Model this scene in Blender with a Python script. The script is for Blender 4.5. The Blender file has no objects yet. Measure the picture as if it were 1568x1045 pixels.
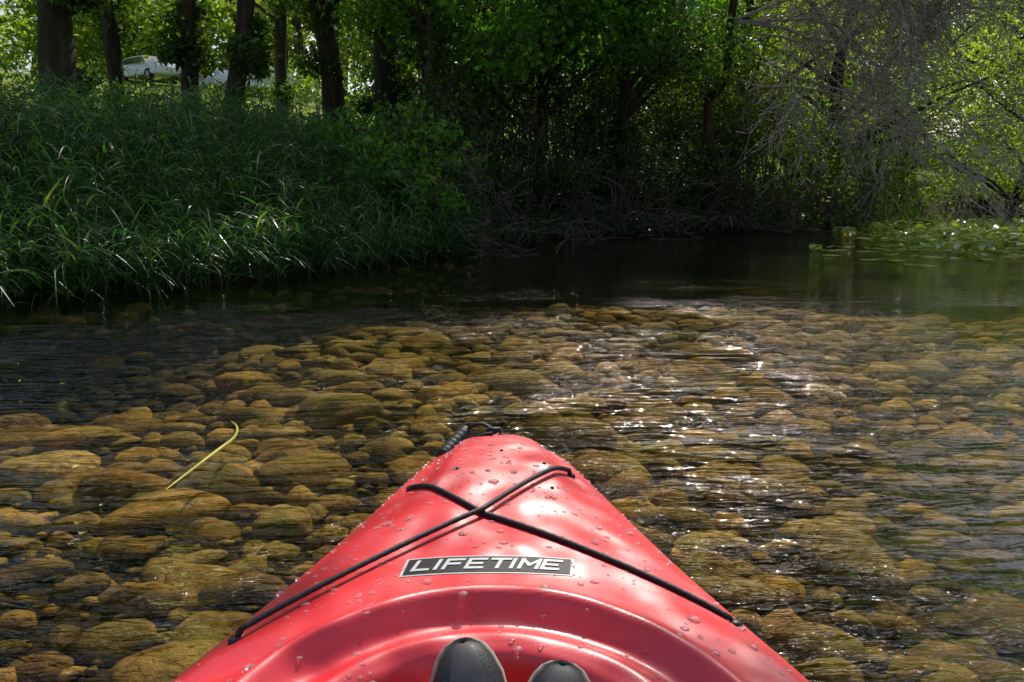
import bpy, bmesh, math, random
import numpy as np
from mathutils import Vector
rng=np.random.default_rng(7); random.seed(7)
scene=bpy.context.scene
SUN_EL=math.radians(49); SUN_AZ=math.radians(15)
sd=np.array([math.sin(SUN_AZ)*math.cos(SUN_EL),math.cos(SUN_AZ)*math.cos(SUN_EL),math.sin(SUN_EL)])
# ---------------------------------------------------------------- materials
def mat(name):
    m=bpy.data.materials.new(name); m.use_nodes=True
    nt=m.node_tree; nt.nodes.clear()
    out=nt.nodes.new('ShaderNodeOutputMaterial')
    return m,nt,out
def N(nt,t,**kw):
    n=nt.nodes.new(t)
    for k,v in kw.items():
        if hasattr(n,k): setattr(n,k,v)
        else: n.inputs[k].default_value=v
    return n
def ramp(nt,fac,stops):
    r=nt.nodes.new('ShaderNodeValToRGB'); el=r.color_ramp.elements
    while len(el)<len(stops): el.new(0.5)
    for e,(p,c) in zip(el,stops):
        e.position=p; e.color=(*c,1)
    nt.links.new(fac,r.inputs[0]); return r
def noise(nt,scale,detail=4,rough=.55,vec=None,dist=0):
    n=nt.nodes.new('ShaderNodeTexNoise'); n.inputs['Scale'].default_value=scale
    n.inputs['Detail'].default_value=detail; n.inputs['Roughness'].default_value=rough
    n.inputs['Distortion'].default_value=dist
    if vec: nt.links.new(vec,n.inputs['Vector'])
    return n
def pos(nt,scale=(1,1,1)):
    g=nt.nodes.new('ShaderNodeNewGeometry'); m=nt.nodes.new('ShaderNodeMapping')
    m.inputs['Scale'].default_value=scale
    nt.links.new(g.outputs['Position'],m.inputs['Vector']); return m.outputs[0]
def bump(nt,h,strength,dist):
    b=nt.nodes.new('ShaderNodeBump'); b.inputs['Strength'].default_value=strength
    b.inputs['Distance'].default_value=dist; nt.links.new(h,b.inputs['Height']); return b
def leaf_mat(name,stops,trans=.5,rough=.40,tgain=(2.1,2.1,.6)):
    m,nt,out=mat(name)
    g=nt.nodes.new('ShaderNodeNewGeometry')
    r=ramp(nt,g.outputs['Random Per Island'],stops)
    p=N(nt,'ShaderNodeBsdfPrincipled'); p.inputs['Roughness'].default_value=rough
    p.inputs['Specular IOR Level'].default_value=.5
    nt.links.new(r.outputs[0],p.inputs['Base Color'])
    t=nt.nodes.new('ShaderNodeBsdfTranslucent')
    mx=nt.nodes.new('ShaderNodeMix'); mx.data_type='RGBA'; mx.blend_type='MULTIPLY'; mx.inputs[0].default_value=1
    nt.links.new(r.outputs[0],mx.inputs[6]); mx.inputs[7].default_value=(*tgain,1)
    nt.links.new(mx.outputs[2],t.inputs[0])
    s=nt.nodes.new('ShaderNodeMixShader'); s.inputs[0].default_value=trans
    nt.links.new(p.outputs[0],s.inputs[1]); nt.links.new(t.outputs[0],s.inputs[2])
    nt.links.new(s.outputs[0],out.inputs[0]); return m
def plain(name,col,rough=.5,metal=0,var=.15,scale=20,bmp=0,spec=.5):
    m,nt,out=mat(name)
    n=noise(nt,scale,4,vec=pos(nt))
    r=ramp(nt,n.outputs[0],[(.3,tuple(c*(1-var) for c in col)),(.7,tuple(min(1,c*(1+var)) for c in col))])
    p=N(nt,'ShaderNodeBsdfPrincipled'); p.inputs['Roughness'].default_value=rough; p.inputs['Metallic'].default_value=metal
    p.inputs['Specular IOR Level'].default_value=spec
    nt.links.new(r.outputs[0],p.inputs['Base Color'])
    if bmp:
        b=bump(nt,n.outputs[0],.6,bmp); nt.links.new(b.outputs[0],p.inputs['Normal'])
    nt.links.new(p.outputs[0],out.inputs[0]); return m

M_leaf=leaf_mat('leaf_green',[(0,(.028,.062,.012)),(.5,(.050,.105,.018)),(.85,(.09,.165,.026)),(1,(.18,.26,.04))])
M_maple=leaf_mat('leaf_maple',[(0,(.045,.13,.015)),(.6,(.08,.21,.022)),(1,(.14,.28,.035))],.55)
M_shrub=leaf_mat('leaf_shrub',[(0,(.018,.038,.012)),(.5,(.030,.064,.016)),(.85,(.055,.105,.022)),(.96,(.12,.17,.04)),(1,(.20,.10,.04))],.40)
M_bright=leaf_mat('leaf_sunny',[(0,(.07,.13,.025)),(.5,(.14,.22,.045)),(1,(.26,.33,.09))],.55)
M_grass=leaf_mat('reed_blade',[(0,(.028,.085,.030)),(.55,(.055,.145,.045)),(.9,(.09,.20,.055)),(1,(.24,.24,.09))],.42,.30,(1.7,1.8,.7))
M_lily=leaf_mat('lily_leaf',[(0,(.12,.20,.04)),(.6,(.20,.30,.07)),(.9,(.30,.37,.11)),(1,(.36,.30,.10))],.25,.22)

def bark(name,c1,c2,moss=True):
    m,nt,out=mat(name)
    n=noise(nt,9,6,.65,pos(nt,(1,1,.18)),.6)
    r=ramp(nt,n.outputs[0],[(.3,c1),(.7,c2)])
    n2=noise(nt,1.3,3,vec=pos(nt)); r2=ramp(nt,n2.outputs[0],[(.5,(0,0,0)),(.65,(.7,.7,.7))])
    mx=nt.nodes.new('ShaderNodeMix'); mx.data_type='RGBA'; nt.links.new(r2.outputs[0],mx.inputs[0])
    nt.links.new(r.outputs[0],mx.inputs[6]); mx.inputs[7].default_value=(.035,.05,.012,1) if moss else (*c2,1)
    p=N(nt,'ShaderNodeBsdfPrincipled'); p.inputs['Roughness'].default_value=.9; p.inputs['Specular IOR Level'].default_value=.2
    nt.links.new(mx.outputs[2],p.inputs['Base Color'])
    b=bump(nt,n.outputs[0],1,.06); nt.links.new(b.outputs[0],p.inputs['Normal'])
    nt.links.new(p.outputs[0],out.inputs[0]); return m
M_bark=bark('bark_dark',(.018,.013,.009),(.11,.08,.055))
M_twig=bark('bark_twig',(.20,.165,.135),(.50,.44,.38),False)
M_brush=bark('bark_brush',(.05,.038,.028),(.18,.14,.10),False)

# ---------------------------------------------------------------- mesh helpers
def new_obj(name,V,F,mats,smooth=False,parent=None,fm=None):
    V=np.asarray(V,dtype=np.float32); F=np.asarray(F,dtype=np.int32)
    me=bpy.data.meshes.new(name)
    k=F.shape[1]; nf=len(F)
    me.vertices.add(len(V)); me.vertices.foreach_set('co',V.ravel())
    me.loops.add(nf*k); me.loops.foreach_set('vertex_index',F.ravel())
    me.polygons.add(nf); me.polygons.foreach_set('loop_start',np.arange(0,nf*k,k,dtype=np.int32))
    for m in (mats if isinstance(mats,list) else [mats]): me.materials.append(m)
    if fm is not None: me.polygons.foreach_set('material_index',np.asarray(fm,dtype=np.int32))
    me.polygons.foreach_set('use_smooth',np.full(nf,bool(smooth)))
    me.update(calc_edges=True)
    o=bpy.data.objects.new(name,me); scene.collection.objects.link(o)
    if parent: o.parent=parent
    return o
def empty(name):
    o=bpy.data.objects.new(name,None); scene.collection.objects.link(o); return o
def nrm(a): return a/(np.linalg.norm(a,axis=-1,keepdims=True)+1e-9)
def leaves(P,L,W,rng=rng,up=.8,droop=.35):
    n=len(P); L=np.broadcast_to(L,(n,)); 
    nn=nrm(rng.normal(size=(n,3))*.75+np.array([0,0,up]))
    d=nrm(np.cross(nn,rng.normal(size=(n,3))))
    d=nrm(d+np.array([0,0,-droop])); s=nrm(np.cross(d,nn))
    L=L[:,None]; nn=np.cross(s,d)
    v0=P; v1=P+d*L*.42+s*L*W*.5+nn*L*.07; v2=P+d*L-nn*L*.08; v3=P+d*L*.42-s*L*W*.5+nn*L*.07
    V=np.stack([v0,v1,v2,v3],1).reshape(-1,3)
    b=(np.arange(n)*4)[:,None]
    F=np.concatenate([b+np.array([[0,2,1]]),b+np.array([[0,3,2]])],0)
    return V,F
class Tubes:
    def __init__(s): s.V=[];s.F=[];s.n=0
    def add(s,pts,radii,sides=4):
        P=np.asarray(pts,float); k=len(P); R=np.asarray(radii,float)
        T=nrm(np.gradient(P,axis=0)); ref=np.array([.31,.83,.46])
        A=nrm(np.cross(T,ref)); B=np.cross(T,A)
        a=np.arange(sides)*2*math.pi/sides
        ring=P[:,None]+R[:,None,None]*(np.cos(a)[None,:,None]*A[:,None]+np.sin(a)[None,:,None]*B[:,None])
        s.V.append(ring.reshape(-1,3))
        i=np.arange(k-1)[:,None]*sides; j=np.arange(sides)[None]; j2=(j+1)%sides
        f=np.stack([i+j,i+j2,i+sides+j2,i+sides+j],-1).reshape(-1,4)+s.n
        s.F.append(f); s.n+=k*sides
    def build(s,name,m,parent=None,smooth=True):
        return new_obj(name,np.concatenate(s.V),np.concatenate(s.F),m,smooth,parent)
def bez(a,b,c,n):
    t=np.linspace(0,1,n)[:,None]; return (1-t)**2*np.array(a)+2*t*(1-t)*np.array(b)+t*t*np.array(c)
def ribbons(base,dh,theta,L,droop,W,segs=5):
    n=len(base); t=np.linspace(0,1,segs+1)[None,:,None]
    up=np.array([0,0,1.])
    th=theta[:,None,None]; LL=L[:,None,None]
    c=base[:,None]+LL*(dh[:,None]*(np.sin(th)*t+droop[:,None,None]*.35*t*t)+up*(np.cos(th)*t-droop[:,None,None]*t*t))
    side=nrm(np.cross(dh,up)+rng.normal(size=(n,3))*.35)[:,None]
    w=W[:,None,None]*.5*np.clip(1.02-t,0,1)**.7*np.minimum(1,t*4+.45)
    V=np.stack([c-side*w,c+side*w],2).reshape(n,-1,3)
    m=(segs+1)*2; b=(np.arange(n)*m)[:,None]
    fs=[b+np.array([[2*i,2*i+1,2*i+3,2*i+2]]) for i in range(segs)]
    return V.reshape(-1,3),np.concatenate(fs)

# ---------------------------------------------------------------- river outline & terrain
LB=[(-9,-70),(-8,-12),(-7,0),(-5.6,4),(-4.3,6.1),(-3.1,7.6),(-1.9,9.3),(-1.0,11),(-.2,13.2),(1.2,15),(4,16.6),(8,19),(11,24),(18,31),(40,42),(110,70)]
RB=[(110,52),(46,31),(27,21),(18,13),(12,4),(9,-12),(9,-70)]
POLY=np.array(LB+RB,float)
def sdf(x,y):   # >0 on land
    x=np.asarray(x,float);y=np.asarray(y,float)
    d=np.full(x.shape,1e9); ins=np.zeros(x.shape,bool)
    n=len(POLY)
    for i in range(n):
        a=POLY[i];b=POLY[(i+1)%n]
        ex,ey=b-a; wx=x-a[0];wy=y-a[1]
        t=np.clip((wx*ex+wy*ey)/(ex*ex+ey*ey),0,1)
        d=np.minimum(d,np.hypot(wx-ex*t,wy-ey*t))
        cond=((a[1]>y)!=(b[1]>y))&(x<(b[0]-a[0])*(y-a[1])/((b[1]-a[1])+1e-12)+a[0])
        ins^=cond
    return np.where(ins,-d,d)
def ss(a,b,x):
    t=np.clip((x-a)/(b-a),0,1); return t*t*(3-2*t)
def wob(x,y): return np.sin(x*1.3+y*.7)*.5+np.sin(x*.6-y*1.7+2)*.3+np.sin(x*2.9+y*2.3)*.2
def H(x,y):
    s=sdf(x,y)+.12*wob(x*1.5,y*1.5)
    land=.55*ss(0,1.6,s)+.165*np.clip(s-1,0,40)+.02*np.clip(s-41,0,300)+.05*wob(x,y)*ss(0,2,s)
    dep=.20+.62*ss(5.8,11.0,y+.9*wob(x*.8,y*.6))+.5*ss(.6,2.4,-x-.15*y+.3+.5*wob(y,x))*ss(3.2,4.9,y)+.30*ss(.5,2.0,x+.3*wob(x,y))*(1-ss(1.6,3.2,y))+.4*ss(6,9,x)+.5*ss(0,4,-y)
    bed=-dep*ss(0,1.0,-s)+.045*wob(x*1.2,y*1.1)
    return np.where(s>0,land,np.minimum(bed,-.02*ss(0,.5,-s)))
gx=np.unique(np.concatenate([np.linspace(-400,-60,18),np.linspace(-60,-12,50),np.linspace(-12,14,190),np.linspace(14,60,50),np.linspace(60,400,18)]))
gy=np.unique(np.concatenate([np.linspace(-400,-40,18),np.linspace(-40,-2,30),np.linspace(-2,24,190),np.linspace(24,80,60),np.linspace(80,600,22)]))
X,Y=np.meshgrid(gx,gy,indexing='ij'); Z=H(X,Y)
V=np.stack([X,Y,Z],-1).reshape(-1,3); ny=len(gy)
i=(np.arange(len(gx)-1)[:,None]*ny+np.arange(ny-1)[None]).ravel()
F=np.stack([i,i+ny,i+ny+1,i+1],-1)
m,nt,out=mat('ground_soil_and_lawn')
g=nt.nodes.new('ShaderNodeNewGeometry'); sx=nt.nodes.new('ShaderNodeSeparateXYZ'); nt.links.new(g.outputs['Position'],sx.inputs[0])
n2=noise(nt,14,5,.7,pos(nt))
lawn=ramp(nt,n2.outputs[0],[(.3,(.12,.16,.025)),(.55,(.24,.29,.05)),(.75,(.34,.35,.10))])
soil=ramp(nt,n2.outputs[0],[(.3,(.015,.012,.007)),(.7,(.07,.05,.03))])
bed=ramp(nt,n2.outputs[0],[(.3,(.010,.008,.003)),(.7,(.05,.036,.014))])
mr=nt.nodes.new('ShaderNodeMapRange'); mr.inputs[1].default_value=1.1; mr.inputs[2].default_value=2.2; nt.links.new(sx.outputs[2],mr.inputs[0])
mb=nt.nodes.new('ShaderNodeMapRange'); mb.inputs[1].default_value=-.05; mb.inputs[2].default_value=.05; nt.links.new(sx.outputs[2],mb.inputs[0])
a=nt.nodes.new('ShaderNodeMix'); a.data_type='RGBA'; nt.links.new(mb.outputs[0],a.inputs[0]); nt.links.new(bed.outputs[0],a.inputs[6]); nt.links.new(soil.outputs[0],a.inputs[7])
b=nt.nodes.new('ShaderNodeMix'); b.data_type='RGBA'; nt.links.new(mr.outputs[0],b.inputs[0]); nt.links.new(a.outputs[2],b.inputs[6]); nt.links.new(lawn.outputs[0],b.inputs[7])
p=N(nt,'ShaderNodeBsdfPrincipled'); p.inputs['Roughness'].default_value=.95; p.inputs['Specular IOR Level'].default_value=.1
nt.links.new(b.outputs[2],p.inputs['Base Color']); bb=bump(nt,n2.outputs[0],1,.04); nt.links.new(bb.outputs[0],p.inputs['Normal'])
nt.links.new(p.outputs[0],out.inputs[0])
new_obj('ground',V,F,m,True)

# ---------------------------------------------------------------- water
m,nt,out=mat('river_water')
w1=noise(nt,1.5,3,.5,pos(nt,(.8,1.9,1)),.6); w2=noise(nt,5.5,3,.5,pos(nt,(.6,2.0,1)),.9); w3=noise(nt,17,2,.5,pos(nt,(.6,2.0,1)),.8)
g=nt.nodes.new('ShaderNodeNewGeometry'); vd=N(nt,'ShaderNodeVectorMath',operation='DISTANCE'); nt.links.new(g.outputs['Position'],vd.inputs[0]); vd.inputs[1].default_value=(.1,.6,0)
mrd=nt.nodes.new('ShaderNodeMapRange'); mrd.interpolation_type='SMOOTHSTEP'; nt.links.new(vd.outputs['Value'],mrd.inputs[0]); mrd.inputs[1].default_value=.8; mrd.inputs[2].default_value=8; mrd.inputs[3].default_value=1.35; mrd.inputs[4].default_value=.12
wm=noise(nt,.7,2,.5,pos(nt)); rm=ramp(nt,wm.outputs[0],[(.42,(.30,.30,.30)),(.56,(1.5,1.5,1.5))])
def mul(a_,b_):
    q=nt.nodes.new('ShaderNodeMath'); q.operation='MULTIPLY'; nt.links.new(a_,q.inputs[0]); nt.links.new(b_,q.inputs[1]); return q
msk=mul(rm.outputs[0],mrd.outputs[0])
mu1=mul(w1.outputs[0],mrd.outputs[0]); mu=mul(w2.outputs[0],msk.outputs[0]); mu3=mul(w3.outputs[0],msk.outputs[0])
b1=bump(nt,mu1.outputs[0],1,.045); b2=bump(nt,mu.outputs[0],1,.055); b3=bump(nt,mu3.outputs[0],1,.014)
nt.links.new(b1.outputs[0],b2.inputs['Normal']); nt.links.new(b2.outputs[0],b3.inputs['Normal'])
lw=nt.nodes.new('ShaderNodeLayerWeight'); lw.inputs[0].default_value=.5; nt.links.new(b3.outputs[0],lw.inputs['Normal'])
pw=N(nt,'ShaderNodeMath',operation='POWER'); nt.links.new(lw.outputs['Facing'],pw.inputs[0]); pw.inputs[1].default_value=4.2
ma=N(nt,'ShaderNodeMath',operation='MULTIPLY_ADD'); nt.links.new(pw.outputs[0],ma.inputs[0]); ma.inputs[1].default_value=.96; ma.inputs[2].default_value=.035
tr=nt.nodes.new('ShaderNodeBsdfTransparent'); tr.inputs[0].default_value=(.90,.87,.64,1)
gl=nt.nodes.new('ShaderNodeBsdfGlossy'); gl.inputs['Roughness'].default_value=.03; nt.links.new(b3.outputs[0],gl.inputs['Normal'])
ms=nt.nodes.new('ShaderNodeMixShader'); nt.links.new(ma.outputs[0],ms.inputs[0]); nt.links.new(tr.outputs[0],ms.inputs[1]); nt.links.new(gl.outputs[0],ms.inputs[2])
nt.links.new(ms.outputs[0],out.inputs[0])
new_obj('river_water',[(-90,-68,0),(108,-68,0),(108,66,0),(-90,66,0)],[(0,1,2,3)],m)

# ---------------------------------------------------------------- river stones
def ico(sub):
    bm=bmesh.new(); bmesh.ops.create_icosphere(bm,subdivisions=sub,radius=1)
    v=np.array([x.co[:] for x in bm.verts]); f=np.array([[q.index for q in p.verts] for p in bm.faces]); bm.free(); return v,f
m,nt,out=mat('river_stone')
g=nt.nodes.new('ShaderNodeNewGeometry')
r1=ramp(nt,g.outputs['Random Per Island'],[(0,(.12,.065,.02)),(.2,(.38,.21,.055)),(.4,(.18,.11,.035)),(.6,(.52,.30,.08)),(.75,(.27,.18,.07)),(.9,(.55,.37,.15)),(1,(.10,.08,.035))])
n1=noise(nt,22,6,.7,pos(nt)); n2=noise(nt,5,4,.6,pos(nt)); n3=noise(nt,90,3,.6,pos(nt))
r2=ramp(nt,n1.outputs[0],[(.32,(.26,.23,.18)),(.52,(.85,.85,.85)),(.75,(1.15,1.1,.85))])
mx=nt.nodes.new('ShaderNodeMix'); mx.data_type='RGBA'; mx.blend_type='MULTIPLY'; mx.inputs[0].default_value=1
nt.links.new(r1.outputs[0],mx.inputs[6]); nt.links.new(r2.outputs[0],mx.inputs[7])
ral=ramp(nt,n2.outputs[0],[(.48,(0,0,0)),(.66,(.7,.7,.7))])
mx2=nt.nodes.new('ShaderNodeMix'); mx2.data_type='RGBA'; nt.links.new(ral.outputs[0],mx2.inputs[0]); nt.links.new(mx.outputs[2],mx2.inputs[6]); mx2.inputs[7].default_value=(.20,.17,.022,1)
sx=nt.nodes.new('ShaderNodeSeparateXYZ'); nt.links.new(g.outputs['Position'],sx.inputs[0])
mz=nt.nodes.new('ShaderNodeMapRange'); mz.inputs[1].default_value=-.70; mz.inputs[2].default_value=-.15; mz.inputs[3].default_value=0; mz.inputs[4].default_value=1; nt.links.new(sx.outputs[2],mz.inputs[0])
rz=ramp(nt,mz.outputs[0],[(0,(.03,.035,.035)),(.5,(.24,.25,.21)),(1,(1,1,1))])  # dimming by water depth, painted into the stone colour: deeper is darker
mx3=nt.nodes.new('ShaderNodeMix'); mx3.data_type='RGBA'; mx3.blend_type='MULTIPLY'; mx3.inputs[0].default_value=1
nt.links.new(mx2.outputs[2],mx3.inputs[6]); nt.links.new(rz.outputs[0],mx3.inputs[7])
p=N(nt,'ShaderNodeBsdfPrincipled'); p.inputs['Roughness'].default_value=.8; p.inputs['Specular IOR Level'].default_value=.2
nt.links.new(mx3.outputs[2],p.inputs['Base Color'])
b1=bump(nt,n1.outputs[0],1,.025); b2=bump(nt,n3.outputs[0],.7,.005); nt.links.new(b1.outputs[0],b2.inputs['Normal']); nt.links.new(b2.outputs[0],p.inputs['Normal'])
nt.links.new(p.outputs[0],out.inputs[0])
def stones(cx,cy,rad,sub,lift=.1):
    bv,bf=ico(sub); n=len(cx)
    d=np.ones((n,len(bv)))
    for k in range(5):
        ax=nrm(rng.normal(size=(n,3))); dp=ax@bv.T
        d+=rng.uniform(.02,.10,(n,1))*np.sin(dp*rng.uniform(1.5,4.5,(n,1))+rng.uniform(0,6,(n,1)))
    for k in range(5):
        ax=nrm(rng.normal(size=(n,3))); dp=ax@bv.T
        d=np.where(dp>.55,d*(1-.55*(dp-.55)),d)
    S=np.stack([rng.uniform(1.0,1.4,n),rng.uniform(.75,1.05,n),rng.uniform(.40,.70,n)],1)
    Vv=bv[None]*d[...,None]*S[:,None]*rad[:,None,None]
    a=rng.normal(0,.6,n); tx=rng.normal(0,.18,n)
    y2=Vv[...,1]*np.cos(tx)[:,None]-Vv[...,2]*np.sin(tx)[:,None]; z2=Vv[...,1]*np.sin(tx)[:,None]+Vv[...,2]*np.cos(tx)[:,None]
    x2=Vv[...,0]*np.cos(a)[:,None]-y2*np.sin(a)[:,None]; y3=Vv[...,0]*np.sin(a)[:,None]+y2*np.cos(a)[:,None]
    c=np.stack([cx,cy,H(cx,cy)+rad*lift],1)
    Vv=np.stack([x2,y3,z2],-1)+c[:,None]
    top=Vv[...,2].max(1); Vv[...,2]-=np.maximum(0,top+.035)[:,None]
    ff=bf[None]+(np.arange(n)*len(bv))[:,None,None]
    return Vv.reshape(-1,3),ff.reshape(-1,3)
def grid_pts(x0,x1,y0,y1,sp):
    xs=np.arange(x0,x1,sp); ys=np.arange(y0,y1,sp*.87)
    A,B=np.meshgrid(xs,ys); A=A+(np.arange(len(ys))%2)[:,None]*sp*.5
    A=A+rng.uniform(-.42,.42,A.shape)*sp; B=B+rng.uniform(-.42,.42,B.shape)*sp
    A=A.ravel();B=B.ravel(); k=(np.abs(A)<.78*B+1.3)&(sdf(A,B)<-.25); return A[k],B[k]
parts=[];
def addp(V,F):
    off=sum(len(q[0]) for q in parts); parts.append((V,F+off))
rs=lambda n,a=.035,b=.11: a+(b-a)*rng.beta(1.6,1.9,n)
A,B=grid_pts(-4,5,.7,3.8,.145); addp(*stones(A,B,rs(len(A)),2))
A,B=grid_pts(-7,9,3.8,11.5,.185); addp(*stones(A,B,rs(len(A),.05,.13),2))
A,B=grid_pts(-4,5,.9,4.5,.36); k=rng.random(len(A))<.62; addp(*stones(A[k],B[k],rng.uniform(.09,.165,k.sum()),3,.2))
A,B=grid_pts(-6,8,4.5,8.5,.5); k=rng.random(len(A))<.5; addp(*stones(A[k],B[k],rng.uniform(.10,.17,k.sum()),2,.2))
A,B=grid_pts(-3,4,.8,3.6,.06); k=rng.random(len(A))<.35; addp(*stones(A[k],B[k],rng.uniform(.012,.03,k.sum()),1,.4))
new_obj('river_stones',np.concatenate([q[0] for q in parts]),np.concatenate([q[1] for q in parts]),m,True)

# ---------------------------------------------------------------- kayak
XC=-.027
ty=[-1.75,-1.2,-.5,.2,.6,.871,.941,1.04,1.164,1.3226,1.533,1.643,1.80]
tw=[.06,.30,.46,.48,.46,.412,.384,.343,.293,.235,.163,.123,.068]
fy=np.linspace(-1.75,1.80,1400); fw=np.interp(fy,ty,tw); ker=np.exp(-np.linspace(-2,2,61)**2); ker/=ker.sum()
fw=np.convolve(np.pad(fw,30,'edge'),ker,'valid')
TIP=1.525
def hw(y):
    w=np.interp(y,fy,fw)
    t=np.clip((y-TIP)/.115,0,1); w=w*np.sqrt(np.clip(1-t*t,0,1))
    t=np.clip((-1.6-y)/.132,0,1); w=w*np.sqrt(np.clip(1-t*t,0,1)); return w
def ze(y): return .30+.045*ss(.6,1.7,np.abs(y))
def deck(x,y):
    x=np.asarray(x,float); y=np.asarray(y,float)
    u=x-XC; w=np.maximum(hw(y),1e-4); t=np.clip(np.abs(u)/w,0,1)
    crown=.056-.024*ss(1.35,1.66,y)
    z=ze(y)+crown*(1-t**2.2)-.02*t**10
    z=z+.016*ss(.70,.42,t)*ss(1.05,1.50,y)*ss(1.645,1.55,y)
    e=np.sqrt((u/.31)**2+(np.maximum(0,y-.70)/.262)**2+(np.maximum(0,-.6-y)/.3)**2)
    z=z+.014*np.exp(-((e-1.0)/.06)**2)-.022*ss(1.0,.86,e)+.012*np.exp(-((e-.74)/.06)**2)-.14*ss(.67,.45,e)
    return z
ys=np.concatenate([np.linspace(-1.732,.5,110),np.linspace(.505,TIP,230),TIP+.115*np.sin(np.linspace(.03,1,26)*math.pi/2)])
nt_=201; nb_=40
tt=np.sin(np.linspace(-1,1,nt_)*math.pi/2*.92)/math.sin(math.pi/2*.92)
aa=np.linspace(0,math.pi,nb_+2)[1:-1]
rows=[]
for y in ys:
    w=float(max(hw(y),.0008)); x=XC+tt*w; z=deck(x,np.full(nt_,y)); 
    D=.40*(1-.55*ss(1.0,1.74,abs(y)))
    xb=XC+w*np.cos(aa)*(1-.22*np.sin(aa)**2); zb=ze(y)-.02-D*np.sin(aa)**.8
    rows.append(np.concatenate([np.stack([x,np.full(nt_,y),z],1),np.stack([xb,np.full(nb_,y)-0.0,zb],1)]))
R=np.array(rows); n_,m_=R.shape[:2]
i=np.arange(n_-1)[:,None]*m_; j=np.arange(m_)[None]; j2=(j+1)%m_
F=np.stack([i+j,i+j2,i+m_+j2,i+m_+j],-1).reshape(-1,4)
m,nt,out=mat('kayak_red_plastic')
n1=noise(nt,350,3,.6,pos(nt)); n2=noise(nt,6,4,.6,pos(nt)); n4=noise(nt,4.0,2,.5,pos(nt))
r=ramp(nt,n2.outputs[0],[(.3,(.66,.012,.020)),(.7,(.76,.024,.034))])
p=N(nt,'ShaderNodeBsdfPrincipled'); nt.links.new(r.outputs[0],p.inputs['Base Color'])
rr=ramp(nt,n2.outputs[0],[(.35,(.38,.38,.38)),(.65,(.46,.46,.46))]); nt.links.new(rr.outputs[0],p.inputs['Roughness'])
p.inputs['Specular IOR Level'].default_value=1.0
p.inputs['Coat Weight'].default_value=.35; p.inputs['Coat Roughness'].default_value=.16
b0=bump(nt,n4.outputs[0],1.0,.07); b=bump(nt,n1.outputs[0],.25,.0006); nt.links.new(b0.outputs[0],b.inputs['Normal']); nt.links.new(b.outputs[0],p.inputs['Normal']); nt.links.new(b0.outputs[0],p.inputs['Coat Normal']); nt.links.new(p.outputs[0],out.inputs[0])
kayak=empty('kayak')
new_obj('hull_and_deck',R.reshape(-1,3),F,m,True,kayak)
M_black=plain('black_cord',(.008,.008,.009),.6,bmp=.002,scale=400)
M_rub=plain('black_rubber',(.012,.012,.013),.45,bmp=.001,scale=200)
def dp(x,y,o=0): return np.array([x,y,float(deck(x,y))+o])
T=Tubes()
def cord(pts,r=.0042,o=.004):
    P=[]
    for (a,b_) in zip(pts[:-1],pts[1:]):
        for t in np.linspace(0,1,45,endpoint=False): 
            x=a[0]+(b_[0]-a[0])*t; y=a[1]+(b_[1]-a[1])*t; P.append((x,y))
    P.append(pts[-1]); Q=np.array([dp(x,y,o) for x,y in P]); Q[0,2]-=.012; Q[-1,2]-=.012
    zz=Q[:,2].copy(); 
    for _ in range(25):
        s=zz.copy(); s[1:-1]=np.maximum(zz[1:-1],(zz[:-2]+zz[2:])/2); zz=s
    Q[:,2]=zz; k=len(Q); T.add(Q,r*(1+.12*(np.arange(k)%2)),8)
cord([(-.183,1.345),(-.047,1.185),(.305,.975)]); cord([(.110,1.395),(-.047,1.186),(-.362,.93)],o=.011)
T.build('bungee_cord',M_black,kayak)
T=Tubes()
for x,y in [(-.183,1.345),(.305,.975),(.110,1.395),(-.362,.93)]:
    q=dp(x,y); T.add([q+[0,0,-.004],q+[0,0,.002],q+[0,0,.005],q+[0,0,.0055]],[.009,.009,.006,.0005],12)
for x,y in [(-.10,1.36),(.06,1.39),(.07,1.29),(-.02,1.44)]:
    q=dp(x,y); T.add([q+[0,0,-.002],q+[0,0,.002],q+[0,0,.003]],[.004,.0035,.0003],8)
T.build('deck_fittings',M_rub,kayak)
T=Tubes()
a=np.array([-.146,1.565,.346]); c=np.array([-.096,1.635,.384]); L=np.linspace(0,1,25)[:,None]
P=a+(c-a)*L; rad=np.full(25,.0185); rad[::3]=.0175; rad[0]=.0005; rad[-1]=.0005; rad[1]=.017; rad[-2]=.017
T.add(P,rad,20); T.build('carry_toggle',M_rub,kayak)
T=Tubes()
mid=(a+c)/2
T.add(bez(mid+[.01,.02,.012],np.array([-.07,1.63,.423]),dp(-.035,1.59,.004),14),np.full(14,.0042),8)
T.add(bez(mid+[.012,-.02,.0],np.array([-.07,1.57,.397]),dp(-.04,1.565,.004),14),np.full(14,.0042),8)
T.build('toggle_strap',M_black,kayak)
T=Tubes(); q=dp(-.038,1.58); T.add([q+[-.016,0,-.002],q+[-.012,0,.012],q+[.012,0,.012],q+[.016,0,-.002]],[.006,.006,.006,.006],8); T.build('bow_padeye',M_rub,kayak)
cx,cy=-.034,1.040; W2,H2=.122,.024
def badge(w,h,off,name,mm,ring=None):
    nx,nyy=60,10
    xs=np.linspace(-w,w,nx); yy=np.linspace(-h,h,nyy); A,B=np.meshgrid(xs,yy,indexing='ij')
    V=np.stack([cx+A+B*.12,cy+B,deck(cx+A+B*.12,cy+B)+off],-1).reshape(-1,3)
    i=(np.arange(nx-1)[:,None]*nyy+np.arange(nyy-1)[None]).ravel(); F=np.stack([i,i+nyy,i+nyy+1,i+1],-1)
    new_obj(name,V,F,mm,True,kayak)
M_silver=plain('badge_silver',(.50,.50,.50),.3,.0,.1,60); M_bb=plain('badge_black',(.008,.008,.010),.5,spec=.2)
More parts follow.
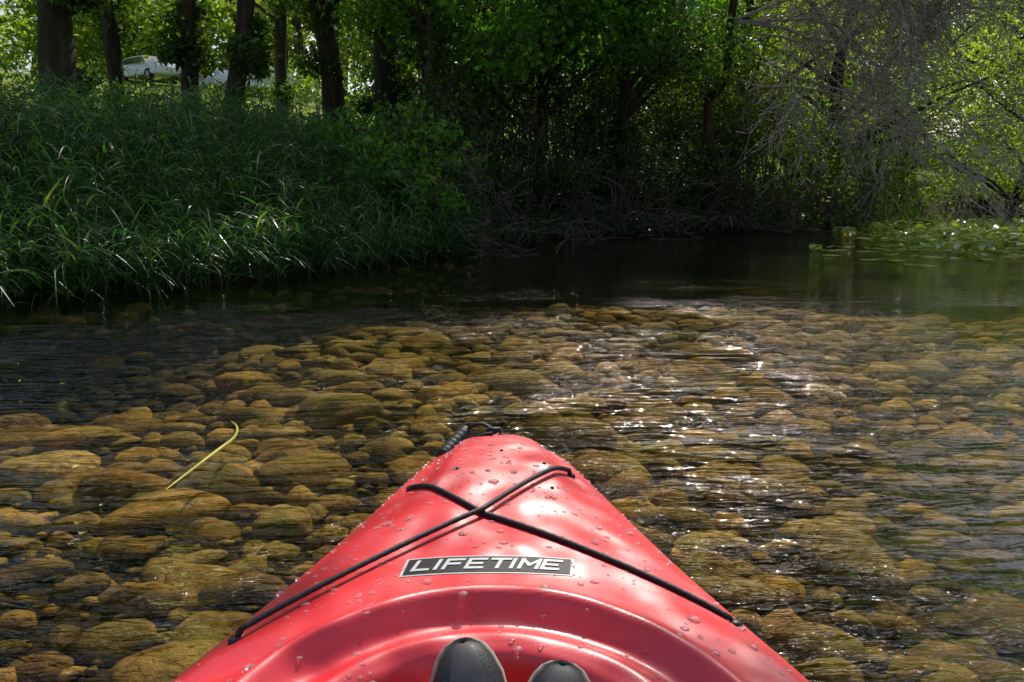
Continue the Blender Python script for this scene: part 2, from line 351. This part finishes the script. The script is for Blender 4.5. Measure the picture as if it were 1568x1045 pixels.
badge(W2,H2,.0008,'badge_border',M_silver); badge(W2-.004,H2-.0035,.0016,'badge_field',M_bb)
GL={'L':[[(0,1),(0,0),(.85,0)]],'I':[[(.0,0),(.0,1)]],'F':[[(0,0),(0,1),(.9,1)],[(0,.52),(.75,.52)]],'E':[[(.9,1),(0,1),(0,0),(.9,0)],[(0,.5),(.75,.5)]],'T':[[(0,1),(1,1)],[(.5,1),(.5,0)]],'M':[[(0,0),(0,1),(.5,.35),(1,1),(1,0)]]}
Vt=[];Ft=[]
word='LIFETIME'; adv={'I':.45}; tot=sum(adv.get(ch,1.25) for ch in word)-.3; xx0=0; sw=.0055; wd=2*(W2-.018); hgt_=2*(H2-.0125)
for ch in word:
    cwid=wd/tot
    for st in GL[ch]:
        for (p0,p1) in zip(st[:-1],st[1:]):
            A0=np.array([xx0*cwid+p0[0]*cwid*.95,p0[1]*hgt_]); A1=np.array([xx0*cwid+p1[0]*cwid*.95,p1[1]*hgt_]); d=nrm(A1-A0); nn=np.array([-d[1],d[0]])*sw*.5; A0=A0-d*sw*.5; A1=A1+d*sw*.5
            b_=len(Vt)
            for kq in range(5):
                q=A0+(A1-A0)*kq/4
                for sgn in (1,-1):
                    z_=q+nn*sgn; px=cx-wd/2+z_[0]+(z_[1]-hgt_/2)*.3; py=cy-hgt_/2+z_[1]; Vt.append((px,py,float(deck(px,py))+.0026+len(Ft)*2e-6))
            for kq in range(4): Ft.append((b_+2*kq,b_+2*kq+1,b_+2*kq+3,b_+2*kq+2))
    xx0+=adv.get(ch,1.25)
new_obj('badge_lettering',Vt,Ft,M_silver,False,kayak)
m,nt,out=mat('water_drop'); p=N(nt,'ShaderNodeBsdfPrincipled'); p.inputs['Roughness'].default_value=.03; p.inputs['IOR'].default_value=1.33; p.inputs['Transmission Weight'].default_value=.9
nn_=noise(nt,30,2,vec=pos(nt)); rc=ramp(nt,nn_.outputs[0],[(0,(.9,.9,.9)),(1,(1,1,1))]); nt.links.new(rc.outputs[0],p.inputs['Base Color']); nt.links.new(p.outputs[0],out.inputs[0])
bv,bf=ico(2); n=850
yy=rng.uniform(.75,1.61,n); xx=XC+rng.uniform(-.93,.93,n)*hw(yy); rr_=np.clip(rng.lognormal(-6.0,.5,n),.0012,.0075)
sh=np.stack([rng.uniform(.8,1.5,n),rng.uniform(.8,1.3,n),rng.uniform(.35,.55,n)],1)
V=bv[None]*rr_[:,None,None]*sh[:,None]+np.stack([xx,yy,deck(xx,yy)],1)[:,None]
new_obj('water_droplets',V.reshape(-1,3),(bf[None]+(np.arange(n)*len(bv))[:,None,None]).reshape(-1,3),m,True,kayak)

# shoes
M_sh=plain('shoe_fabric',(.010,.010,.012),.6,bmp=.001,scale=300); M_gr=plain('shoe_rubber_grey',(.04,.042,.046),.4,scale=80); M_so=plain('shoe_sole',(.32,.29,.23),.7,scale=90)
def shoe(x,yt,zt,roll,yaw):
    E=empty('water_shoe')
    ax=nrm(np.array([yaw,.60,.80])); lat=nrm(np.cross(ax,[0,1,-.75])+np.array([0,0,roll])); lat=nrm(lat-ax*lat.dot(ax)); nor=np.cross(lat,ax)
    if nor[1]>0: nor=-nor
    toe=np.array([x,yt,zt])
    def loft(prof,a0,a1,name,mm,seg=20,pw=.8):
        rows=[]
        for s,w,hh,c0 in prof:
            c=toe-ax*s+nor*c0; a=np.linspace(a0,a1,seg)
            rows.append(c+lat*w*np.sign(np.cos(a))[:,None]*np.abs(np.cos(a))[:,None]**pw+nor*hh*np.sign(np.sin(a))[:,None]*np.abs(np.sin(a))[:,None]**pw)
        R=np.array(rows); n_,m_=R.shape[:2]; i=np.arange(n_-1)[:,None]*m_; j=np.arange(m_-1)[None]
        F=np.stack([i+j,i+j+1,i+m_+j+1,i+m_+j],-1).reshape(-1,4); new_obj(name,R.reshape(-1,3),F,mm,True,E)
    up=[(-.001,.001,.001,0),(0,.010,.008,0),(.005,.020,.014,0),(.016,.029,.021,0),(.036,.038,.026,.002),(.07,.043,.03,.005),(.11,.043,.036,.009),(.15,.039,.044,.014),(.19,.036,.055,.02),(.23,.034,.058,.02),(.262,.028,.05,.016),(.27,.002,.01,.01)]
    loft(up,0,2*math.pi+.001,'upper',M_sh,32)
    loft([(s,w*1.02+.0005,hh*1.03+.0006,c0) for s,w,hh,c0 in up[2:7]],math.pi*.36,math.pi*.62,'toe_cap',M_gr,14)
    loft([(s-.003,w+.004,.011,c0-hh*.75) for s,w,hh,c0 in up],0,2*math.pi+.001,'sole',M_so,24)
    loft([(s,w*1.03+.002,hh*1.05+.002,c0) for s,w,hh,c0 in [(.055,.0425,.028,.003),(.07,.044,.03,.005),(.085,.0436,.032,.006)]],0,math.pi,'strap',M_sh,24)
shoe(-.054,.798,.401,.16,-.14); shoe(.056,.778,.386,-.12,.14)

# ---------------------------------------------------------------- vegetation generators
def crown_leaves(C,R,nsub,nleaf,size,W=.5,flat=.75,spread=.28,up=.8,droop=.35,tubes=None,twr=.012):
    Ps=[]
    for c,r in zip(C,R):
        q=nrm(rng.normal(size=(nsub,3)))*rng.uniform(.35,1,(nsub,1))**.5*r; q[:,2]*=flat; q+=c
        if tubes is not None:
            for s in q[::2]: 
                mid=(c+s)/2+rng.normal(0,.08,3)*r; tubes.add(bez(c,mid,s,4),[twr,twr*.8,twr*.6,twr*.3],3)
        Ps.append((q[:,None]+rng.normal(size=(nsub,nleaf,3))*np.array([spread,spread,spread*.6])*min(1,r)).reshape(-1,3))
    P=np.concatenate(Ps); L=size*rng.uniform(.6,1.3,len(P)); return leaves(P,L,W,up=up,droop=droop)
def ground(x,y): return float(H(np.array([x]),np.array([y]))[0])
def tree(name,x,y,h,r,lean=(0,0),lo=3.6,cr=3.,nb=16,nsub=16,nleaf=26,leaf=.13,mt=M_leaf,br=1.0,extra=None,off=(0,0),bm_=M_bark,W=.5,ivy=0):
    E=empty(name); z0=ground(x,y); T=Tubes(); k=18
    t=np.linspace(0,1,k); wx=np.cumsum(rng.normal(0,.13,k))*.9; wy=np.cumsum(rng.normal(0,.08,k))*.6
    P=np.stack([x+lean[0]*t+wx*t,y+lean[1]*t+wy*t,z0-.3+(h*.92+.3)*t],1)
    rad=(r*(1-t)**.75*.95+.02)*rng.uniform(.9,1.1,k); rad[0]*=1.5; rad[1]*=1.08
    T.add(P,rad,14)
    C=[];Rr=[]
    for _ in range(nb):
        z=lo+(h-lo)*rng.random()**.9; f=(z-lo)/(h-lo+1e-6); rr=cr*(.55+.75*math.sin(math.pi*min(1,.2+.75*f)))*math.sqrt(rng.random())*.9
        a=rng.uniform(0,6.283)
        C.append(np.array([x+off[0]+lean[0]*f+rr*math.cos(a),y+off[1]+lean[1]*f+rr*math.sin(a),z0+z])); Rr.append(br*rng.uniform(.75,1.3))
    if extra:
        for c,rr in extra: C.append(np.array(c,float)); Rr.append(rr)
    for c in C:
        d=math.hypot(c[0]-x,c[1]-y); zt=min(max(c[2]-.45*d-.5,z0+1.2 if d<6 else z0+h*.6),z0+h*.85); f=(zt-z0+.3)/(h*.92+.3)
        s=np.array([np.interp(f,t,P[:,0]),np.interp(f,t,P[:,1]),zt]); mid=(s+c)/2+np.array([0,0,.12*d])+rng.normal(0,.25,3)
        b0=min(.5*r,.03+.008*d+.1*r) if d<6 else .035
        T.add(bez(s,mid,c,8),np.linspace(b0,.018 if d<6 else .008,8),6)
    for _ in range(ivy):
        f=rng.uniform(.06,.45); a=rng.uniform(0,6.283); q=np.array([np.interp(f,t,P[:,0])+1.3*r*math.cos(a),np.interp(f,t,P[:,1])+1.3*r*math.sin(a),z0+h*.92*f]); C.append(q); Rr.append(rng.uniform(.2,.45))
    V,F=crown_leaves(C,Rr,nsub,nleaf,leaf,W,tubes=T,twr=.012 if extra is None else .005)
    T.build('trunk_and_limbs',bm_,E); new_obj('foliage',V,F,mt,False,E); return E

tree('alder_tree',-6.75,12,11,.28,(.5,.6),4.4,2.8,12,ivy=9)
tree('alder_tree',-6.9,14.3,10,.14,(-.6,1),3.4,2.4,9,ivy=5)
tree('alder_tree',-5.6,14,10,.15,(.5,.4),3.8,2.4,9,ivy=6)
tree('alder_tree',-4.75,13,9.5,.155,(1.1,.3),3.6,2.2,9,ivy=5)
tree('alder_tree',-6.2,22,13,.18,(0,0),4.0,2.6,14,ivy=4)
tree('alder_tree',-12.5,19,12,.2,(0,0),3.2,3.4,20)
tree('unseen_shade_tree',-3.4,16,10.5,.25,(-.2,0),4.2,2.6,16,ivy=6)
tree('unseen_shade_tree',-2.65,17.2,10.5,.28,(.1,.5),4.2,2.6,14,ivy=7)
tree('unseen_shade_tree',-1.6,19,11.5,.34,(0,0),3.2,3.2,20,ivy=7)
tree('unseen_shade_tree',-.75,21,12.5,.27,(.2,0),2.6,3.2,22,ivy=6)
tree('maple_tree',.6,17.2,7.6,.12,(.2,-1.0),2.2,2.2,30,18,26,.14,M_maple,.9,W=.75)
tree('maple_tree',-1.7,14.2,6.2,.07,(.3,-.6),2.4,1.7,18,16,22,.14,M_maple,.7,W=.75)
tree('maple_tree',2.6,20.5,9,.14,(.2,-.6),2.6,3.0,28,16,24,.15,M_maple,1.0,W=.75)
tree('alder_tree',2.25,16.9,9,.13,(.1,.2),2.6,2.1,20,ivy=4)
ovL=[]  # unseen leaf clusters, added along the sun direction to dapple kayak and stones
for tx in np.arange(-3.8,4.6,.62):
    for ty_ in np.arange(.4,7.6,.75):
        x0=tx+rng.uniform(-.3,.3); y0=ty_+rng.uniform(-.35,.35)
        near=abs(x0)<1.25 and y0<2.6
        if not near and rng.random()<.17:
            t=rng.uniform(8.5,11.5); ovL.append(((x0+sd[0]*t,y0+sd[1]*t,.1+sd[2]*t),rng.uniform(.25,.5)))
for x0,y0,rr_ in [(.27,.80,.07),(-.40,1.02,.05)]:
    t=8.5; ovL.append(((x0+sd[0]*t,y0+sd[1]*t,.35+sd[2]*t),rr_))
tree('unseen_shade_tree',-8.6,8.0,15,.38,(2.2,.6),6.5,2.4,6,8,12,.11,extra=ovL)  # out-of-frame tree added to carry the dapple clusters
tree('willow_tree',9.5,24,9,.24,(-.5,-2),1.2,4.0,32,16,24,.15,M_bright,1.1)
tree('willow_tree',13.5,28,9,.22,(0,-2),.8,4.5,36,16,24,.17,M_bright,1.2)
tree('willow_tree',19.5,33,11,.3,(0,-2),.8,5,36,16,24,.18,M_bright,1.4)
tree('willow_tree',6.5,23.5,8,.18,(0,-1),1.6,3.2,28,16,24,.15,M_bright,1.0)
tree('willow_tree',25,36,12,.3,(0,-2),.8,5,30,14,22,.2,M_bright,1.5)
tree('willow_tree',12.4,20.4,5.6,.09,(.6,-1.4),.6,2.0,18,16,24,.13,M_bright,.8,ivy=3)

def shrub(name,cs,rs,nsub,nleaf,size,mt,root=None,W=.5,droop=.4,spread=.25):
    E=empty(name); T=Tubes()
    C=[np.array(c,float) for c in cs]
    for c,r in zip(C,rs):
        bx_,by_=(c[0]+rng.normal(0,.2),c[1]+rng.normal(0,.2)) if root is None else root
        z0=ground(bx_,by_)-.1
        for _ in range(4):
            e=c+rng.normal(0,.45,3)*r; T.add(bez([bx_,by_,z0],[bx_*.6+e[0]*.4,by_*.6+e[1]*.4,e[2]*.8+z0*.2+.3],e,7),np.linspace(.022,.006,7),4)
    V,F=crown_leaves(C,rs,nsub,nleaf,size,W,spread=spread,droop=droop,tubes=T,twr=.007)
    T.build('stems',M_brush,E); new_obj('leaves',V,F,mt,False,E)
def along(n,s0,s1,xa,xb,z0,z1):
    out_=[]
    while len(out_)<n:
        x=rng.uniform(xa,xb); y=rng.uniform(8,34); s=float(sdf(np.array([x]),np.array([y]))[0])
        if s0<s<s1: out_.append((x,y,max(0,ground(x,y))+rng.uniform(z0,z1)))
    return out_
c=along(46,0.2,1.6,-1.4,4.5,.2,1.5); shrub('willow_shrub',c,rng.uniform(.4,.75,len(c)),14,26,.10,M_shrub)
c=along(44,1.0,4.0,-1.8,5.5,.6,3.0); shrub('willow_shrub',c,rng.uniform(.6,.95,len(c)),14,26,.12,M_shrub)
c=along(54,-.2,2.6,4.5,11.5,.3,2.4); shrub('dogwood_shrub',c,rng.uniform(.5,.95,len(c)),14,26,.11,M_leaf)
c=along(44,-.5,2.5,10,26,.2,2.6); shrub('dogwood_shrub',c,rng.uniform(.8,1.4,len(c)),16,26,.15,M_bright)
c=along(64,4.5,9.5,-3.2,7.5,.3,4.2); shrub('hazel_shrub',c,rng.uniform(.8,1.3,len(c)),16,26,.14,M_shrub)
c=along(26,4.0,6.5,-8.5,-3,.2,.9); shrub('bramble_shrub',c,rng.uniform(.5,.8,len(c)),12,22,.11,M_shrub)
c=[(x,y,ground(x,y)+z) for x,y,z in [(-9.5,14,.6),(-10.5,15,.9),(-11,13.5,.7),(-12,16,1.2),(-9,16,.7),(-13,18,1.5),(-7.6,18,.9),(-9.4,24,.6),(-7,26,1.5),(-14,27,.6),(-5,24,1.6),(-4.2,25,1.0),(-11.5,31,.3),(-9,33,1.5),(-7,30,2),(-21.6,44,.6),(-19.8,44,-.1),(-17.6,44,.9),(-15.2,44,-.1),(-13.0,44,.7),(-11.6,43,.8)]]
shrub('elder_shrub',c,rng.uniform(.7,1.1,len(c)),14,22,.15,M_leaf)
c=[(-1.5,11.0,1.0),(-1.2,11.4,1.5),(-1.9,10.6,1.3),(-1.1,10.6,.8),(-1.6,11.6,1.9),(-.8,11.9,1.2),(-2.2,11.0,1.7)]; shrub('maple_sapling',c,[.42,.5,.42,.38,.5,.4,.42],14,16,.13,M_maple,root=(-1.9,11.5),W=.5)

C=[];Rr=[];T=Tubes()
for _ in range(330):
    x=rng.uniform(-62,62); y=rng.uniform(54,76); z=ground(x,y); zz=z+rng.uniform(.5,14)
    C.append(np.array([x,y,zz])); Rr.append(rng.uniform(2,3.4))
    if rng.random()<.2: T.add([[x,y,z-.5],[x+rng.normal(0,.3),y,z+6],[x+rng.normal(0,.6),y,z+14]],[.35,.28,.1],8)
V,F=crown_leaves(C,Rr,26,18,.55,.6,spread=.7)
E=empty('distant_trees'); T.build('trunks',M_bark,E); new_obj('foliage',V,F,M_bright,False,E)

# ---------------------------------------------------------------- reed grass
def samp(n,xa,xb,ya,yb,s0,s1):
    xs=rng.uniform(xa,xb,n*6); ys_=rng.uniform(ya,yb,n*6); s=sdf(xs,ys_); k=(s>s0)&(s<s1)&(np.abs(xs)<.8*ys_+1.5)
    return xs[k][:n],ys_[k][:n],s[k][:n]
def reeds(name,n,xa,xb,ya,yb,s0,s1,h0,h1,lf=7):
    x,y,s=samp(n,xa,xb,ya,yb,s0,s1); n=len(x); z=np.maximum(H(x,y),-.15)
    hgt=rng.uniform(h0,h1,n)*np.clip(.55+.3*s,.5,1)*(1+.15*wob(x*1.3,y)); a=rng.uniform(0,6.283,n)
    lean=np.stack([np.cos(a),np.sin(a),0*a],1)*rng.uniform(.02,.35,n)[:,None]+np.array([.22,-.3,0])*np.clip(1.5-s,0,1.5)[:,None]
    base=np.stack([x,y,z],1); Vs=[];Fs=[];off=0
    dh=nrm(lean); th=np.arctan(np.linalg.norm(lean,axis=1))
    def put(V,F):
        nonlocal off
        Vs.append(V);Fs.append(F+off);off+=len(V)
    put(*ribbons(base,dh,th,hgt,np.full(n,.03),np.full(n,.009),4))
    for k in range(lf):
        f=.2+.8*(k+rng.random(n)*.8)/lf; f=np.minimum(f,1)
        b=base+dh*(np.sin(th)*f*hgt)[:,None]+np.array([0,0,1])*(np.cos(th)*f*hgt)[:,None]
        a2=rng.uniform(0,6.283,n); d2=nrm(np.stack([np.cos(a2)+.4,np.sin(a2)-.3,0*a2],1))
        L=rng.uniform(.22,.44,n); put(*ribbons(b,d2,rng.uniform(.35,1.15,n),L,rng.uniform(.2,1.1,n),rng.uniform(.014,.029,n),5))
    return new_obj(name,np.concatenate(Vs),np.concatenate(Fs),M_grass,False)
reeds('tall_reed_grass',5600,-11,-.7,4,15,-.25,4.2,.8,1.4)
reeds('bank_grass',1500,-1,9,11,22,-.1,1.6,.35,.7,5)
x,y,s=samp(14000,-26,4,12,34,4,24); n=len(x); base=np.stack([x,y,H(x,y)-.02],1); a=rng.uniform(0,6.283,n)
V,F=ribbons(base,np.stack([np.cos(a),np.sin(a),0*a],1),rng.uniform(.1,.7,n),rng.uniform(.15,.38,n),rng.uniform(0,.5,n),rng.uniform(.015,.03,n),3)
new_obj('meadow_grass',V,F,M_bright,False)

# ---------------------------------------------------------------- bare twiggy tree at the bank
E=empty('bare_tree'); T=Tubes()
def branch(p,d,L,r,lvl,kk=(8,7,5),g0=-.05,g1=-.045):
    n=8; pts=[p]; d=np.array(d,float); d/=np.linalg.norm(d)
    for i in range(n-1):
        d=d+rng.normal(0,.17,3)+np.array([0,0,g1 if lvl>0 else g0]); d/=np.linalg.norm(d); pts.append(pts[-1]+d*L/n)
    pts=np.array(pts)
    pts[:,2]=np.maximum(pts[:,2],.02)
    T.add(pts,np.linspace(r,r*.35+.0035,n),5 if lvl<2 else 3)
    if lvl<3:
        for _ in range(kk[lvl]):
            i=rng.integers(1,n); dd=(pts[i]-pts[i-1]); dd/=np.linalg.norm(dd); dd=dd+rng.normal(0,.55,3); branch(pts[i],dd,L*rng.uniform(.35,.6),max(.0065,r*.42),lvl+1,kk,g0,g1)
root=np.array([4.3,18.2,ground(4.3,18.2)-.2]); tp=bez(root,root+[-.2,-.8,3],root+[.7,-2.8,7.0],14); tp[1:]+=rng.normal(0,.09,tp[1:].shape)
T2=Tubes(); T2.add(tp,np.linspace(.13,.05,14),10); T2.build('trunk',M_bark,E)
for k in range(24):
    st=tp[rng.integers(6,14)]; branch(st,[rng.uniform(.6,1.2),rng.uniform(-.8,.0),rng.uniform(-.7,.3)],rng.uniform(3.2,5.6),.034,0)
for k in range(5):
    st=tp[rng.integers(9,14)]; branch(st,[-1,-.5,.1],3.2,.030,0,(5,4,3))
T.build('twigs',M_twig,E)
E=empty('dead_brush'); T=Tubes()
for k in range(80):
    x=rng.uniform(-1.6,9); y=0
    for yy_ in np.arange(9,24,.1):
        if sdf(np.array([x]),np.array([yy_]))[0]>.1: y=yy_; break
    z=max(0,ground(x,y)); branch(np.array([x,y,z+.1]),[rng.normal(0,.8),-.6,rng.uniform(.1,1.1)],rng.uniform(.9,1.9),.014,1,(9,7,4))
T.build('twigs',M_brush,E)

# ---------------------------------------------------------------- lily pads
Vs=[];Fs=[];cnt=0;off=0
while cnt<1350:
    y=6.5+14.5*rng.random()**.7; x=rng.uniform(.38*y,.72*y+1)
    if sdf(np.array([x]),np.array([y]))[0]>-.3: continue
    if rng.random()>ss(.38,.56,x/y+.03*math.sin(3*x))*(.012+.99*ss(8.5,13.5,y)): continue
    r=rng.uniform(.07,.15); a0=rng.uniform(0,6.28); a=a0+np.linspace(.25,6.03,15); tl=rng.normal(0,.06 if rng.random()<.65 else .5,2)
    if y<9.5: tl=tl*0
    hz=0 if rng.random()<.8 or y<9.5 else rng.uniform(.02,.14)
    xx_=np.concatenate([[0],r*np.cos(a)]); yy_=np.concatenate([[0],r*np.sin(a)*.9]); zz_=hz+.006+cnt*.00001+np.abs(xx_*tl[0]+yy_*tl[1])+.015*rng.random()*(np.hypot(xx_,yy_)/r)**2
    Vs.append(np.stack([x+xx_,y+yy_,zz_],1)); Fs.append(np.array([[0,i,i+1] for i in range(1,15)])+off); off+=16; cnt+=1
new_obj('lily_pads',np.concatenate(Vs),np.concatenate(Fs),M_lily,True)

M_y=leaf_mat('dry_blade',[(0,(.45,.42,.04)),(1,(.55,.48,.06))],.2)
P=bez([-1.05,2.25,.004],[-1.02,2.58,.012],[-1.00,2.66,.02],10); P2=bez([-1.00,2.66,.02],[-.99,2.78,.03],[-1.09,2.93,.012],8)[1:]
P=np.concatenate([P,P2]); T=Tubes(); k=len(P); T.add(P,.0055*np.sin(np.linspace(.25,2.9,k))+.0008,5); T.build('floating_grass_blade',M_y)
n=40; yl=rng.uniform(1.8,7,n); xl=rng.uniform(-.7,.7,n)*yl; V,F=leaves(np.stack([xl,yl,np.full(n,.004)],1),rng.uniform(.012,.035,n),.3,up=6,droop=0)
V[:,2]=np.clip(V[:,2],.003,.012); new_obj('floating_leaves',V,F,M_y)

# ---------------------------------------------------------------- parked cars
M_car=plain('car_paint_white',(.78,.79,.8),.25,0,.02); M_glass=plain('car_glass',(.02,.025,.03),.08); M_tyre=plain('tyre',(.015,.015,.015),.8); M_rim=plain('wheel_rim',(.45,.45,.46),.35,.8)
def car(x,y,rot,col=M_car):
    E=empty('parked_car'); E.location=(x,y,ground(x,y)+.02); E.rotation_euler=(0,0,rot)
    prof=[(-2.2,.35),(-2.25,.7),(-2.1,.95),(-1.35,1.02),(-.6,1.46),(.7,1.5),(1.5,1.45),(2.05,1.0),(2.2,.9),(2.22,.4)]
    def loft(pr,hwf,name,mm,bev=.05):
        bm=bmesh.new(); L_=[bm.verts.new((a,-hwf(b_),b_)) for a,b_ in pr]; R_=[bm.verts.new((a,hwf(b_),b_)) for a,b_ in pr]
        bm.faces.new(L_); bm.faces.new(R_[::-1]); k=len(pr)
        for i in range(k): bm.faces.new([L_[i],R_[i],R_[(i+1)%k],L_[(i+1)%k]][::-1])
        bmesh.ops.recalc_face_normals(bm,faces=bm.faces)
        if bev: bmesh.ops.bevel(bm,geom=list(bm.edges),offset=bev,segments=2,affect='EDGES')
        me=bpy.data.meshes.new(name); bm.to_mesh(me); bm.free(); me.materials.append(mm); o=bpy.data.objects.new(name,me); scene.collection.objects.link(o); o.parent=E
    w=lambda z:.9 if z<.97 else .9-.32*(z-.97)/.5
    loft(prof,w,'body',col)
    loft([(-1.15,1.06),(-.58,1.39),(.62,1.43),(1.4,1.38),(1.78,1.06)],lambda z:w(z)+.012,'side_windows',M_glass,0)
    loft([(-1.36,1.05),(-1.30,1.05),(-.62,1.42),(-.68,1.45)],lambda z:w(z)-.1,'windscreen',M_glass,0)
    T=Tubes(); T2=Tubes()
    for wx in (-1.4,1.35):
        for sy in (-1,1):
            T.add([[wx,sy*.68,.33],[wx,sy*.69,.33],[wx,sy*.91,.33],[wx,sy*.92,.33]],[.2,.33,.33,.21],20); T2.add([[wx,sy*.90,.33],[wx,sy*.925,.33],[wx,sy*.93,.33]],[.2,.2,.01],16)
    T.build('tyres',M_tyre,E); T2.build('rims',M_rim,E)
car(-20.8,47,2.5); car(-17.2,49,2.2); car(-14.8,47,.4)

# ---------------------------------------------------------------- light, sky, camera
w=bpy.data.worlds.new('World'); scene.world=w; w.use_nodes=True; nt=w.node_tree
bg=nt.nodes['Background']; sk=nt.nodes.new('ShaderNodeTexSky'); sk.sky_type='NISHITA'; sk.sun_disc=False; sk.sun_elevation=SUN_EL; sk.sun_rotation=SUN_AZ
sk.dust_density=3; nt.links.new(sk.outputs[0],bg.inputs[0]); bg.inputs[1].default_value=.15
sl=bpy.data.lights.new('sun','SUN'); sl.energy=5; sl.angle=math.radians(.53); sl.color=(1,.95,.86)
so=bpy.data.objects.new('sun',sl); scene.collection.objects.link(so)
so.rotation_euler=Vector(sd).to_track_quat('Z','Y').to_euler()
cd=bpy.data.cameras.new('camera'); cd.sensor_width=36; cd.lens=27.55; cd.clip_start=.02; cd.clip_end=2000
co_=bpy.data.objects.new('camera',cd); scene.collection.objects.link(co_); co_.location=(0,0,.9); co_.rotation_euler=(math.radians(79),0,0)
scene.camera=co_
scene.view_settings.view_transform='Standard'; scene.view_settings.look='None'; scene.view_settings.exposure=0
